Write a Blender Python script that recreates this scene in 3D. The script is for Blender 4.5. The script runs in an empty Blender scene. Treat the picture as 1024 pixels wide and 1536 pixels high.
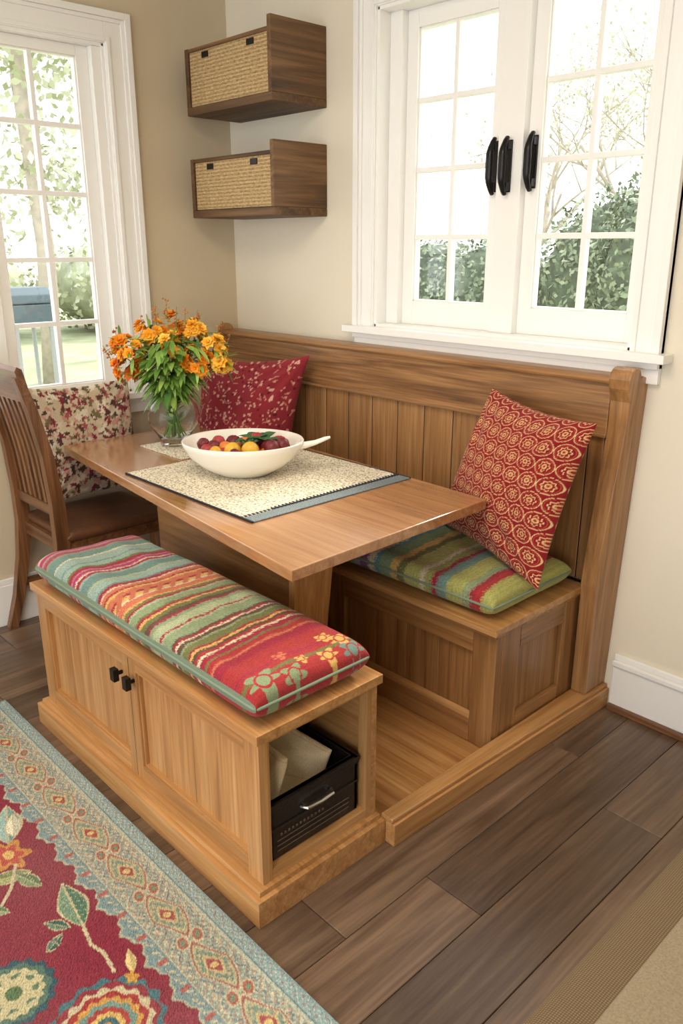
import bpy, math, random
import numpy as np
from mathutils import Vector, Matrix, noise
random.seed(7); np.random.seed(7)
scene=bpy.context.scene

# ---------------------------------------------------------------- helpers
def L(r,g,b):
    def f(c):
        c=c/255.0
        return c/12.92 if c<=0.04045 else ((c+0.055)/1.055)**2.4
    return (f(r),f(g),f(b),1.0)
def LO(r,g,b,k=.66):
    c=L(r,g,b);return (c[0]*k,c[1]*k,c[2]*k,1.0)

class MB:
    def __init__(s):
        s.v=[];s.f=[];s.m=[];s.r=[];s.s=[];s.c=[];s.mats=[];s.usecol=False
    def mi(s,mat):
        if mat not in s.mats: s.mats.append(mat)
        return s.mats.index(mat)
    def add(s,vs,fs,mat,smooth=False,rnd=None,cols=None):
        o=len(s.v); i=s.mi(mat)
        s.v.extend([tuple(p) for p in vs])
        if cols is None: s.c.extend([(1,1,1,1)]*len(vs))
        else: s.c.extend([tuple(c) for c in cols]); s.usecol=True
        if rnd is None: rnd=random.random()
        for f in fs:
            s.f.append(tuple(o+k for k in f)); s.m.append(i); s.r.append(rnd); s.s.append(smooth)
    def box(s,x0,x1,y0,y1,z0,z1,mat,rnd=None):
        if x0>x1:x0,x1=x1,x0
        if y0>y1:y0,y1=y1,y0
        if z0>z1:z0,z1=z1,z0
        vs=[(x0,y0,z0),(x1,y0,z0),(x1,y1,z0),(x0,y1,z0),(x0,y0,z1),(x1,y0,z1),(x1,y1,z1),(x0,y1,z1)]
        s.add(vs,[(0,3,2,1),(4,5,6,7),(0,1,5,4),(1,2,6,5),(2,3,7,6),(3,0,4,7)],mat,False,rnd)
    def prism(s,pts,axis,a0,a1,mat,smooth=False,rnd=None):
        n=len(pts); vs=[]
        for a in (a0,a1):
            for p in pts:
                if axis=='x': vs.append((a,p[0],p[1]))
                elif axis=='y': vs.append((p[0],a,p[1]))
                else: vs.append((p[0],p[1],a))
        fs=[tuple(range(n))[::-1],tuple(range(n,2*n))]
        for i in range(n):
            j=(i+1)%n
            fs.append((i,j,n+j,n+i))
        s.add(vs,fs,mat,smooth,rnd)
    def tube(s,path,rad,mat,seg=8,smooth=True,rnd=None,closed=False,flat=1.0):
        P=[Vector(p) for p in path]; n=len(P)
        if not hasattr(rad,'__len__'): rad=[rad]*n
        vs=[];up=Vector((0,0,1)); prev=None
        for i in range(n):
            if closed: t=(P[(i+1)%n]-P[i-1])
            else: t=P[min(i+1,n-1)]-P[max(i-1,0)]
            if t.length<1e-9:t=Vector((0,0,1))
            t.normalize()
            if prev is None:
                a=t.cross(up)
                if a.length<1e-3:a=t.cross(Vector((1,0,0)))
            else: a=prev-t*prev.dot(t)
            a.normalize(); prev=a; b=t.cross(a)
            for k in range(seg):
                q=2*math.pi*k/seg
                vs.append(P[i]+a*math.cos(q)*rad[i]+b*math.sin(q)*rad[i]*flat)
        fs=[]
        for i in range(n if closed else n-1):
            j=(i+1)%n
            for k in range(seg):
                l=(k+1)%seg
                fs.append((i*seg+k,i*seg+l,j*seg+l,j*seg+k))
        if not closed:
            fs.append(tuple(range(seg))[::-1]); fs.append(tuple((n-1)*seg+k for k in range(seg)))
        s.add(vs,fs,mat,smooth,rnd)
    def lathe(s,prof,c,mat,seg=40,sx=1,sy=1,rot=0,smooth=True,rnd=None,wob=None):
        vs=[];fs=[];n=len(prof);cr,sr=math.cos(rot),math.sin(rot)
        for k in range(seg):
            q=2*math.pi*k/seg
            for (r,z) in prof:
                if wob: z=z+wob(q)*max(0,z)
                x=r*sx*math.cos(q);y=r*sy*math.sin(q)
                vs.append((c[0]+x*cr-y*sr,c[1]+x*sr+y*cr,c[2]+z))
        for k in range(seg):
            l=(k+1)%seg
            for i in range(n-1):
                fs.append((k*n+i,l*n+i,l*n+i+1,k*n+i+1))
        s.add(vs,fs,mat,smooth,rnd)
    def sphere(s,c,r,mat,seg=14,rings=9,bump=0,rnd=None,sc=(1,1,1)):
        vs=[];fs=[]
        for i in range(rings+1):
            th=math.pi*i/rings
            for k in range(seg):
                q=2*math.pi*k/seg
                rr=r*(1+bump*math.sin(5*q)*math.sin(6*th))
                vs.append((c[0]+rr*sc[0]*math.sin(th)*math.cos(q),c[1]+rr*sc[1]*math.sin(th)*math.sin(q),c[2]+rr*sc[2]*math.cos(th)))
        for i in range(rings):
            for k in range(seg):
                l=(k+1)%seg
                fs.append((i*seg+k,(i+1)*seg+k,(i+1)*seg+l,i*seg+l))
        s.add(vs,fs,mat,True,rnd)
    def sheet(s,P,mat,C=None,flip=False,smooth=True):
        n,m=P.shape[:2]
        idx=np.arange(n*m).reshape(n,m)
        a=idx[:-1,:-1].ravel();b=idx[1:,:-1].ravel();c=idx[1:,1:].ravel();d=idx[:-1,1:].ravel()
        F=np.stack([a,b,c,d] if not flip else [a,d,c,b],1).tolist()
        s.add(P.reshape(-1,3).tolist(),F,mat,smooth,.5,None if C is None else C.reshape(-1,4).tolist())
    def build(s,name,bevel=0,parent=None,seg=2):
        V=np.array(s.v,dtype=float)
        mn=V.min(0);mx=V.max(0);o=np.array([(mn[0]+mx[0])/2,(mn[1]+mx[1])/2,mn[2]])
        me=bpy.data.meshes.new(name)
        me.from_pydata((V-o).tolist(),[],s.f)
        for m in s.mats: me.materials.append(m)
        me.polygons.foreach_set('material_index',s.m)
        me.polygons.foreach_set('use_smooth',s.s)
        at=me.attributes.new('rnd','FLOAT','FACE'); at.data.foreach_set('value',s.r)
        if s.usecol:
            ca=me.color_attributes.new('Col','FLOAT_COLOR','POINT')
            ca.data.foreach_set('color',np.array(s.c,dtype=np.float32).ravel())
        me.update()
        ob=bpy.data.objects.new(name,me); scene.collection.objects.link(ob)
        ob.location=o.tolist()
        if bevel:
            b=ob.modifiers.new('bevel','BEVEL');b.width=bevel;b.segments=seg;b.limit_method='ANGLE';b.angle_limit=math.radians(40)
            b.harden_normals=False
        if parent is not None:
            ob.parent=parent; ob.matrix_parent_inverse=Matrix.Translation(parent.location).inverted()
        return ob

# ---------------------------------------------------------------- materials
def newmat(name):
    m=bpy.data.materials.new(name);m.use_nodes=True
    nt=m.node_tree;b=nt.nodes['Principled BSDF'];return m,nt,b
def N(nt,t,**k):
    n=nt.nodes.new(t)
    for a,v in k.items(): setattr(n,a,v)
    return n
def ramp(nt,stops):
    r=N(nt,'ShaderNodeValToRGB');e=r.color_ramp.elements
    e[0].position=stops[0][0];e[0].color=stops[0][1]
    e[1].position=stops[-1][0];e[1].color=stops[-1][1]
    for p,c in stops[1:-1]:
        x=e.new(p);x.color=c
    return r
def bump(nt,b,src,strength=.2,dist=.002):
    n=N(nt,'ShaderNodeBump');n.inputs['Strength'].default_value=strength;n.inputs['Distance'].default_value=dist
    nt.links.new(src,n.inputs['Height']);nt.links.new(n.outputs[0],b.inputs['Normal'])
def wood(name,axis,cd,cm,cl,rough=.42,scale=1.0,var=.22,streak=.35,coat=0,knots=0,spec=.5,across=16,crough=.18):
    m,nt,b=newmat(name);k=nt.links
    tc=N(nt,'ShaderNodeTexCoord');at=N(nt,'ShaderNodeAttribute',attribute_name='rnd')
    vm=N(nt,'ShaderNodeVectorMath',operation='SCALE');vm.inputs[0].default_value=(13.1,7.7,9.3)
    k.new(at.outputs['Fac'],vm.inputs['Scale'])
    ad=N(nt,'ShaderNodeVectorMath',operation='ADD');k.new(tc.outputs['Object'],ad.inputs[0]);k.new(vm.outputs[0],ad.inputs[1])
    mp=N(nt,'ShaderNodeMapping');k.new(ad.outputs[0],mp.inputs[0])
    sc=[across*scale]*3;sc['xyz'.index(axis)]=.9*scale;mp.inputs['Scale'].default_value=sc
    n1=N(nt,'ShaderNodeTexNoise');n1.inputs['Scale'].default_value=1.6;n1.inputs['Detail'].default_value=6;n1.inputs['Roughness'].default_value=.6;n1.inputs['Distortion'].default_value=.7
    k.new(mp.outputs[0],n1.inputs['Vector'])
    mp2=N(nt,'ShaderNodeMapping');k.new(ad.outputs[0],mp2.inputs[0])
    sc=[120*scale]*3;sc['xyz'.index(axis)]=4*scale;mp2.inputs['Scale'].default_value=sc
    n2=N(nt,'ShaderNodeTexNoise');n2.inputs['Scale'].default_value=1;n2.inputs['Detail'].default_value=3;k.new(mp2.outputs[0],n2.inputs['Vector'])
    r=ramp(nt,[(.3,cd),(.5,cm),(.72,cl)]);k.new(n1.outputs['Fac'],r.inputs[0])
    mr=N(nt,'ShaderNodeMapRange');mr.inputs['From Min'].default_value=.3;mr.inputs['From Max'].default_value=.7;mr.inputs['To Min'].default_value=1-streak;mr.inputs['To Max'].default_value=1+streak*.4
    k.new(n2.outputs['Fac'],mr.inputs[0])
    mv=N(nt,'ShaderNodeMapRange');mv.inputs['To Min'].default_value=1-var;mv.inputs['To Max'].default_value=1+var;k.new(at.outputs['Fac'],mv.inputs[0])
    mm=N(nt,'ShaderNodeMath',operation='MULTIPLY');k.new(mr.outputs[0],mm.inputs[0]);k.new(mv.outputs[0],mm.inputs[1])
    last=mm.outputs[0]
    if knots:
        mp3=N(nt,'ShaderNodeMapping');k.new(ad.outputs[0],mp3.inputs[0]);sc=[6.0]*3;sc['xyz'.index(axis)]=2.2;mp3.inputs['Scale'].default_value=sc
        wn=N(nt,'ShaderNodeTexNoise');wn.inputs['Scale'].default_value=2.5;k.new(mp3.outputs[0],wn.inputs['Vector'])
        mxv=N(nt,'ShaderNodeMix',data_type='VECTOR');mxv.inputs[0].default_value=.16;k.new(mp3.outputs[0],mxv.inputs[4]);k.new(wn.outputs['Color'],mxv.inputs[5])
        vo=N(nt,'ShaderNodeTexVoronoi');vo.inputs['Scale'].default_value=1.0;k.new(mxv.outputs[1],vo.inputs['Vector'])
        kr=N(nt,'ShaderNodeMapRange');kr.inputs['From Min'].default_value=.03;kr.inputs['From Max'].default_value=.20;kr.inputs['To Min'].default_value=1-knots;kr.inputs['To Max'].default_value=1
        k.new(vo.outputs['Distance'],kr.inputs[0]);m3=N(nt,'ShaderNodeMath',operation='MULTIPLY');k.new(last,m3.inputs[0]);k.new(kr.outputs[0],m3.inputs[1]);last=m3.outputs[0]
    hs=N(nt,'ShaderNodeHueSaturation');k.new(r.outputs[0],hs.inputs['Color']);k.new(last,hs.inputs['Value'])
    k.new(hs.outputs[0],b.inputs['Base Color']);b.inputs['Roughness'].default_value=rough;b.inputs['Specular IOR Level'].default_value=spec
    if coat: b.inputs['Coat Weight'].default_value=coat;b.inputs['Coat Roughness'].default_value=crough
    bump(nt,b,n2.outputs['Fac'],.12,.001)
    return m
def plain(name,c,rough=.5,metal=0,noisev=0,nscale=20,bumpst=0,spec=None,sheen=0):
    m,nt,b=newmat(name);k=nt.links
    b.inputs['Roughness'].default_value=rough;b.inputs['Metallic'].default_value=metal
    if spec is not None:b.inputs['Specular IOR Level'].default_value=spec
    if sheen:b.inputs['Sheen Weight'].default_value=sheen
    tc=N(nt,'ShaderNodeTexCoord');n=N(nt,'ShaderNodeTexNoise');n.inputs['Scale'].default_value=nscale;n.inputs['Detail'].default_value=4
    k.new(tc.outputs['Object'],n.inputs['Vector'])
    c2=tuple(max(0,x*(1-noisev)) for x in c[:3])+(1,);c3=tuple(min(1,x*(1+noisev*.7)) for x in c[:3])+(1,)
    r=ramp(nt,[(.35,c2),(.65,c3)]);k.new(n.outputs['Fac'],r.inputs[0]);k.new(r.outputs[0],b.inputs['Base Color'])
    if bumpst: bump(nt,b,n.outputs['Fac'],bumpst,.002)
    return m
def rampmat(name,stops,rough=.6,trans=0):
    m,nt,b=newmat(name);k=nt.links
    at=N(nt,'ShaderNodeAttribute',attribute_name='rnd');r=ramp(nt,stops);k.new(at.outputs['Fac'],r.inputs[0]);k.new(r.outputs[0],b.inputs['Base Color'])
    b.inputs['Roughness'].default_value=rough
    return m
def fabric(name,rough=.9,wscale=420,bs=.35,mult=.12):
    m,nt,b=newmat(name);k=nt.links
    at=N(nt,'ShaderNodeAttribute',attribute_name='Col')
    tc=N(nt,'ShaderNodeTexCoord');n=N(nt,'ShaderNodeTexNoise');n.inputs['Scale'].default_value=wscale;n.inputs['Detail'].default_value=2
    k.new(tc.outputs['Object'],n.inputs['Vector'])
    mr=N(nt,'ShaderNodeMapRange');mr.inputs['From Min'].default_value=.25;mr.inputs['From Max'].default_value=.75;mr.inputs['To Min'].default_value=1-mult*2;mr.inputs['To Max'].default_value=1+mult
    k.new(n.outputs['Fac'],mr.inputs[0])
    hs=N(nt,'ShaderNodeHueSaturation');k.new(at.outputs['Color'],hs.inputs['Color']);k.new(mr.outputs[0],hs.inputs['Value'])
    k.new(hs.outputs[0],b.inputs['Base Color']);b.inputs['Roughness'].default_value=rough;b.inputs['Specular IOR Level'].default_value=.2
    b.inputs['Sheen Weight'].default_value=.1
    bump(nt,b,n.outputs['Fac'],bs,.0015)
    return m

hd,hm,hl=L(160,110,62),L(190,140,86),L(208,162,108)
honey={a:wood('honey_oak_'+a,a,hd,hm,hl,.34,coat=.2,var=.08,streak=.22) for a in 'xyz'}
bd,bm_,bl=L(130,89,50),L(160,115,70),L(182,138,90)
brown={a:wood('walnut_oak_'+a,a,bd,bm_,bl,.38,coat=.15,var=.10,streak=.22,knots=.2) for a in 'xyz'}
railw=wood('knotty_rail_wood','x',L(92,58,32),L(152,108,66),L(180,135,88),.42,coat=.1,var=.02,streak=.4,knots=.65)
tablew={a:wood('table_wood_'+a,a,L(156,104,64),L(180,128,82),L(198,148,102),.24,coat=1.0,crough=.14,var=.05,streak=.15) for a in 'xyz'}
shelfw={a:wood('shelf_wood_'+a,a,L(66,45,25),L(104,74,45),L(134,100,64),.6,var=.12,streak=.3,scale=.8,knots=.65) for a in 'xyz'}
chairw={a:wood('chair_wood_'+a,a,L(86,54,32),L(120,80,50),L(146,102,68),.33,coat=.2,var=.1) for a in 'xyz'}
floorw=wood('floor_wood','y',L(82,63,49),L(108,86,69),L(130,107,87),.30,var=.30,streak=.3,scale=.9,knots=.35,across=11)
white=plain('white_trim_paint',L(244,243,239),.36)
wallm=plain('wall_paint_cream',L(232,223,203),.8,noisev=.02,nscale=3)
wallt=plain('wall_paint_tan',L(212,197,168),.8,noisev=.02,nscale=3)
ceilm=plain('ceiling_paint',L(240,236,228),.85)
black=plain('black_metal',L(26,24,24),.3,.5)
steel=plain('steel',L(190,190,190),.25,1)
gap=plain('dark_gap',L(25,18,12),.9)

# ---------------------------------------------------------------- floor
mb=MB()
mb.box(-.2,6.0,-5.2,.2,-.06,-.011,gap)
w=.172;x=-.1
while x<5.9:
    y=-5.1-random.random()*1.2
    while y<.1:
        l=random.uniform(.9,1.7)
        y0=max(y,-5.1);y1=min(y+l,.1)
        if y1>y0+.02: mb.box(x+.0008,x+w-.0008,y0+.0008,y1-.0008,-.012,0,floorw)
        y+=l
    x+=w
mb.build('floor',.0015,seg=1)
mb=MB();mb.box(-.2,6.1,-5.2,.2,2.62,2.72,ceilm);mb.build('ceiling')

# ---------------------------------------------------------------- walls
O1=(.91,1.99,1.20,2.30)
O2=(-1.67,-.59,.90,2.24)
mb=MB()
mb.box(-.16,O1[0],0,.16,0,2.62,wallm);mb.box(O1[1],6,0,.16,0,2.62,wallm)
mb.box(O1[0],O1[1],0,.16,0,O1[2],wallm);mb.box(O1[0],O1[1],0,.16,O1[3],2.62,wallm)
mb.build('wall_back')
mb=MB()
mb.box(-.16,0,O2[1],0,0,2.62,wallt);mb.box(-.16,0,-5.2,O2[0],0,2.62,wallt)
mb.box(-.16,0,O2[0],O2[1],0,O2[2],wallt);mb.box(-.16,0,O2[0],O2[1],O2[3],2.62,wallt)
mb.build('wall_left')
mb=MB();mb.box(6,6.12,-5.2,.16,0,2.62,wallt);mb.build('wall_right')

glassm=bpy.data.materials.new('window_glass');glassm.use_nodes=True
nt=glassm.node_tree;nt.nodes.clear()
o=N(nt,'ShaderNodeOutputMaterial');mx=N(nt,'ShaderNodeMixShader');t=N(nt,'ShaderNodeBsdfTransparent');g=N(nt,'ShaderNodeBsdfGlossy')
g.inputs['Roughness'].default_value=.02;mx.inputs[0].default_value=.05
nt.links.new(t.outputs[0],mx.inputs[1]);nt.links.new(g.outputs[0],mx.inputs[2]);nt.links.new(mx.outputs[0],o.inputs[0])

def window(name,kind,O,sashes,gz,cols,rows,cas=.10,sill_ext=.03,dep=.075,handles=None):
    mb=MB()
    def B(s0,s1,d0,d1,z0,z1,mat=white):
        if kind=='y': mb.box(s0,s1,d0,d1,z0,z1,mat)
        else: mb.box(-d0,-d1,s0,s1,z0,z1,mat)
    s0,s1,z0,z1=O
    B(s0-.002,s0+.012,-.01,.16,z0,z1);B(s1-.012,s1+.002,-.01,.16,z0,z1);B(s0,s1,-.01,.16,z1-.012,z1+.002);B(s0,s1,-.01,.16,z0-.002,z0+.012)
    for (a,b,o_) in ((s0-cas,s0,-1),(s1,s1+cas,1)):
        B(a,b,-.018,0,z0,z1+cas)
        lo,hi=(a,a+.024) if o_<0 else (b-.024,b)
        B(lo,hi,-.034,0,z0,z1+cas)
        lo,hi=(b-.020,b-.004) if o_<0 else (a+.004,a+.020)
        B(lo,hi,-.026,0,z0,z1+.02)
        lo,hi=(a+.024,a+.038) if o_<0 else (b-.038,b-.024)
        B(lo,hi,-.025,0,z0,z1+cas-.024)
    B(s0,s1,-.018,0,z1,z1+cas);B(s0-cas+.024,s1+cas-.024,-.034,0,z1+cas-.024,z1+cas)
    B(s0-.004,s1+.004,-.026,0,z1+.004,z1+.020)
    B(s0-cas+.038,s1+cas-.038,-.025,0,z1+cas-.038,z1+cas-.024)
    B(s0-cas-sill_ext,s1+cas+sill_ext,-.062,.06,z0-.024,z0+.002)
    B(s0-cas,s1+cas,-.02,0,z0-.09,z0-.024);B(s0-cas,s1+cas,-.032,0,z0-.045,z0-.024)
    zz0,zz1=gz
    for (a,b) in sashes:
        st=.05
        B(a,a+st,dep,dep+.04,z0+.012,z1-.012);B(b-st,b,dep,dep+.04,z0+.012,z1-.012)
        B(a+st,b-st,dep,dep+.04,z0+.012,zz0);B(a+st,b-st,dep,dep+.04,zz1,z1-.012)
        B(a+st,a+st+.006,dep+.008,dep+.035,zz0,zz1);B(b-st-.006,b-st,dep+.008,dep+.035,zz0,zz1)
        B(a+st,b-st,dep+.008,dep+.035,zz0,zz0+.006);B(a+st,b-st,dep+.008,dep+.035,zz1-.006,zz1)
        ga,gb=a+st,b-st
        for c in range(1,cols):
            q=ga+(gb-ga)*c/cols;B(q-.009,q+.009,dep+.006,dep+.034,zz0,zz1)
        for r in range(1,rows):
            q=zz0+(zz1-zz0)*r/rows;B(ga,gb,dep+.0065,dep+.0335,q-.009,q+.009)
        B(ga,gb,dep+.018,dep+.022,zz0,zz1,glassm)
    ss=sorted(sashes);prev=s0+.012
    for (a,b) in ss+[(s1-.012,s1)]:
        if a-prev>.004: B(prev,a,dep-.03,dep+.055,z0+.012,z1-.012)
        prev=b
    if handles:
        for (hs,hdp,zc) in handles:
            pr=[]
            for k in range(15):
                q=k/14;z=zc-.088+.176*q;d=hdp-.016-.024*min(1,4*q,4*(1-q))**.7
                pr.append((hs,d,z))
            mb.tube(pr,[.0085+.0055*min(1,3*k/14,3*(1-k/14)) for k in range(15)],black,seg=10,flat=.75)
            mb.box(hs-.011,hs+.011,hdp-.024,hdp,zc-.075,zc-.05,black);mb.box(hs-.011,hs+.011,hdp-.024,hdp,zc+.05,zc+.075,black)
            mb.box(hs-.012,hs+.012,hdp-.005,hdp,zc-.08,zc+.08,black)
    return mb.build(name,.003)
window('window_1','y',O1,[(.98,1.42),(1.517,1.97)],(1.30,2.23),2,4,handles=[(1.395,.075,1.755),(1.468,.045,1.75),(1.545,.075,1.76)])
window('window_2','x',O2,[(-1.10,-.64),(-1.62,-1.16)],(.955,2.19),2,5,cas=.11,dep=.03)

mb=MB()
mb.box(2.055,6,-.016,0,.02,.175,white);mb.box(2.055,6,-.024,0,.165,.185,white);mb.box(2.055,6,-.012,0,.185,.205,white)
mb.box(2.055,6,-.03,0,0,.022,chairw['x'])
mb.build('baseboard_back',.004)
mb=MB()
mb.box(0,.016,-5.2,-.02,.0,.175,white);mb.box(0,.012,-5.2,-.02,.175,.2,white);mb.build('baseboard_left',.004)

# ---------------------------------------------------------------- wall shelves with baskets
bask,nt,b=newmat('woven_seagrass');k=nt.links
tc=N(nt,'ShaderNodeTexCoord');mp=N(nt,'ShaderNodeMapping');mp.inputs['Scale'].default_value=(38,38,190);k.new(tc.outputs['Object'],mp.inputs[0])
n=N(nt,'ShaderNodeTexNoise');n.inputs['Scale'].default_value=1.4;n.inputs['Detail'].default_value=5;n.inputs['Roughness'].default_value=.7;k.new(mp.outputs[0],n.inputs['Vector'])
wv=N(nt,'ShaderNodeTexWave',bands_direction='Z');wv.inputs['Scale'].default_value=24;wv.inputs['Distortion'].default_value=4;wv.inputs['Detail Scale'].default_value=10;k.new(tc.outputs['Object'],wv.inputs['Vector'])
mxx=N(nt,'ShaderNodeMix',data_type='FLOAT');mxx.inputs[0].default_value=.2;k.new(n.outputs['Fac'],mxx.inputs[2]);k.new(wv.outputs['Fac'],mxx.inputs[3])
r=ramp(nt,[(.28,L(112,82,48)),(.5,L(180,150,104)),(.72,L(220,194,148))]);k.new(mxx.outputs[0],r.inputs[0]);k.new(r.outputs[0],b.inputs['Base Color']);b.inputs['Roughness'].default_value=.8
bump(nt,b,mxx.outputs[0],.8,.004)
def shelf(z0,z1):
    mb=MB();x0,x1,y0=.08,.633,-.272;t=.022;S=shelfw
    mb.box(x0,x1,y0,-.001,z0,z0+.03,S['x'])
    mb.box(x1-t,x1,y0,-.001,z0+.03,z1,S['y']);mb.box(x0,x0+t,y0,-.001,z0+.03,z1-.035,S['y'])
    mb.box(x0+t,x1-t,-.02,-.001,z0+.03,z1-.02,S['x'])
    mb.box(x0+t,x1-t,y0+.002,y0+.03,z1-.05,z1-.036,S['x'])
    bx0,bx1,bz0,bz1=x0+t+.004,x1-t-.004,z0+.032,z1-.05
    mb.box(bx0,bx1,y0+.006,y0+.026,bz0,bz1,bask)
    mb.box(bx0,bx1,-.05,-.03,bz0,bz1,bask);mb.box(bx0,bx0+.015,y0+.026,-.05,bz0,bz1,bask);mb.box(bx1-.015,bx1,y0+.026,-.05,bz0,bz1,bask)
    for f in (.22,.80):
        xx=bx0+(bx1-bx0)*f
        mb.box(xx-.022,xx+.022,y0+.0015,y0+.007,bz1-.030,bz1-.008,black)
    return mb.build('wall_shelf',.004)
shelf(2.008,2.286);shelf(1.614,1.879)

# ---------------------------------------------------------------- storage bench (front)
H=honey
mb=MB()
X0,X1,Y0,Y1=.82,1.955,-1.428,-1.055
mb.box(X0-.012,X1+.012,Y0-.012,Y1+.008,.474,.498,H['x'])
mb.box(X0,X1-.03,Y0+.02,Y1-.01,.085,.108,H['x'])
mb.box(X0-.02,X1+.026,Y0-.034,Y1+.012,0,.072,H['x'])
mb.box(X0-.010,X1+.013,Y0-.020,Y1+.004,.072,.086,H['x'])
for a,b_ in ((X0,X0+.055),(1.357,1.425),(X1-.055,X1)): mb.box(a,b_,Y0,Y0+.024,.086,.474,H['z'])
for a,b_ in ((X0+.055,1.357),(1.425,X1-.055)):
    mb.box(a,b_,Y0,Y0+.024,.086,.135,H['x']);mb.box(a,b_,Y0,Y0+.024,.428,.474,H['x'])
    n_=3 if a<1 else 2
    for q in range(n_):
        c0=a+(b_-a)*q/n_;c1=a+(b_-a)*(q+1)/n_
        mb.box(c0+.0006,c1-.0006,Y0+.017,Y0+.026,.135,.428,H['z'])
    mb.box(a,b_,Y0+.006,Y0+.018,.135,.142,H['x']);mb.box(a,b_,Y0+.006,Y0+.018,.421,.428,H['x'])
    mb.box(a,a+.007,Y0+.006,Y0+.018,.142,.421,H['z']);mb.box(b_-.007,b_,Y0+.006,Y0+.018,.142,.421,H['z'])
mb.box(1.3902,1.3918,Y0-.0006,Y0+.01,.09,.47,gap)
mb.box(X0,X0+.02,Y0+.024,Y1,.086,.474,H['z']);mb.box(X0+.02,X1-.0,Y1-.018,Y1,.086,.474,H['x'])
mb.box(1.46,1.478,Y0+.024,Y1-.018,.108,.474,H['z'])
mb.box(X1-.03,X1,Y0+.024,Y0+.030,.086,.474,H['z']);mb.box(X1-.03,X1,Y1-.036,Y1-.018,.086,.474,H['z'])
mb.box(X1-.03,X1,Y0+.030,Y1-.036,.086,.114,H['y']);mb.box(X1-.03,X1,Y0+.030,Y1-.036,.460,.474,H['y'])
for kx in (1.350,1.415):
    mb.tube([(kx,Y0+.002,.40),(kx,Y0-.014,.40)],.006,black,seg=10)
    mb.box(kx-.011,kx+.011,Y0-.030,Y0-.014,.382,.418,black)
mb.build('storage_bench',.003)

# crate in cubby
mb=MB();cp=plain('dark_crate',L(34,29,26),.35,noisev=.25,nscale=90,bumpst=.4);rib=plain('crate_rib',L(104,88,72),.5)
cx0,cx1,cy0,cy1,cz0,cz1=1.56,1.935,-1.388,-1.104,.1155,.275
mb.box(cx0,cx1-.03,cy0,cy1,cz0,cz0+.006,cp)
mb.box(cx0,cx0+.01,cy0,cy1,cz0,cz1,cp);mb.box(cx1-.012,cx1,cy0,cy1,cz0,cz1,cp)
mb.box(cx0,cx1,cy0,cy0+.009,cz0,cz1,cp);mb.box(cx0,cx1,cy1-.009,cy1,cz0,cz1,cp)
mb.box(cx0-.004,cx1+.006,cy0-.005,cy0+.011,cz1-.012,cz1,cp);mb.box(cx0-.004,cx1+.006,cy1-.011,cy1+.005,cz1-.012,cz1,cp)
mb.box(cx1-.014,cx1+.008,cy0,cy1,cz1-.016,cz1,cp)
mb.box(cx1,cx1+.004,cy0,cy1,cz1-.075,cz1-.07,cp)
for q in range(3): mb.box(cx1,cx1+.002,cy0+.02,cy1-.03,.135+.014*q,.1375+.014*q,rib)
for q in range(12): mb.box(cx1,cx1+.0025,cy0+.03+.012*q,cy0+.036+.012*q,.175,.182,rib)
mb.tube([(cx1,-1.29,.225),(cx1+.014,-1.285,.225),(cx1+.017,-1.245,.225),(cx1+.014,-1.205,.225),(cx1,-1.20,.225)],[.010]*5,steel,seg=8,flat=.6)
mb.build('storage_crate',.002)

# ---------------------------------------------------------------- banquette (back bench) + platform
W=brown
mb=MB()
BX1=1.96;BY0=-.56
mb.box(.02,BX1-.03,BY0+.03,-.03,.035,.43,W['x'])
mb.box(.01,BX1+.014,BY0-.026,-.10,.434,.458,H['x'])
mb.box(.01,BX1+.006,BY0-.014,-.10,.420,.434,W['x'])
zs0,zs1=.033,.42
st=[(.01,.09),(.62,.70),(1.24,1.32),(BX1-.085,BX1)]
for a,b_ in st: mb.box(a,b_,BY0,BY0+.03,zs0,zs1,W['z'])
for q in range(3):
    a=st[q][1];b_=st[q+1][0]
    mb.box(a,b_,BY0,BY0+.03,zs0,.115,W['x']);mb.box(a,b_,BY0,BY0+.03,.345,zs1,W['x'])
    mb.prism([(BY0-.004,.115),(BY0+.014,.115),(BY0+.014,.135)],'x',a,b_,H['x'])
    for j in range(4):
        c0=a+(b_-a)*j/4;c1=a+(b_-a)*(j+1)/4
        mb.box(c0+.0008,c1-.0008,BY0+.015,BY0+.03,.115,.345,W['z'])
mb.box(BX1-.03,BX1+.002,BY0+.03,BY0+.12,zs0,zs1,W['z']);mb.box(BX1-.03,BX1+.002,-.20,-.10,zs0,zs1,W['z'])
mb.box(BX1-.03,BX1+.002,BY0+.12,-.20,zs0,.12,W['y']);mb.box(BX1-.03,BX1+.002,BY0+.12,-.20,.35,zs1,W['y'])
mb.box(BX1-.03,BX1-.014,BY0+.12,-.20,.12,.35,W['z'])
mb.box(.03,1.985,-.095,-.02,.95,1.115,railw,.37)
xx=.03
while xx<1.97:
    x2=min(xx+.135,1.975);mb.box(xx+.0015,x2-.0015,-.080,-.022,.458,.95,W['z']);xx=x2
mb.box(.03,1.985,-.078,-.03,.458,.95,gap)
mb.box(.03,1.985,-.100,-.075,.944,.956,W['x'])
mb.prism([(-.105,1.110),(-.110,1.120),(-.104,1.130),(-.09,1.134),(-.02,1.134),(-.02,1.110)],'x',.02,1.99,W['x'])
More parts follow.
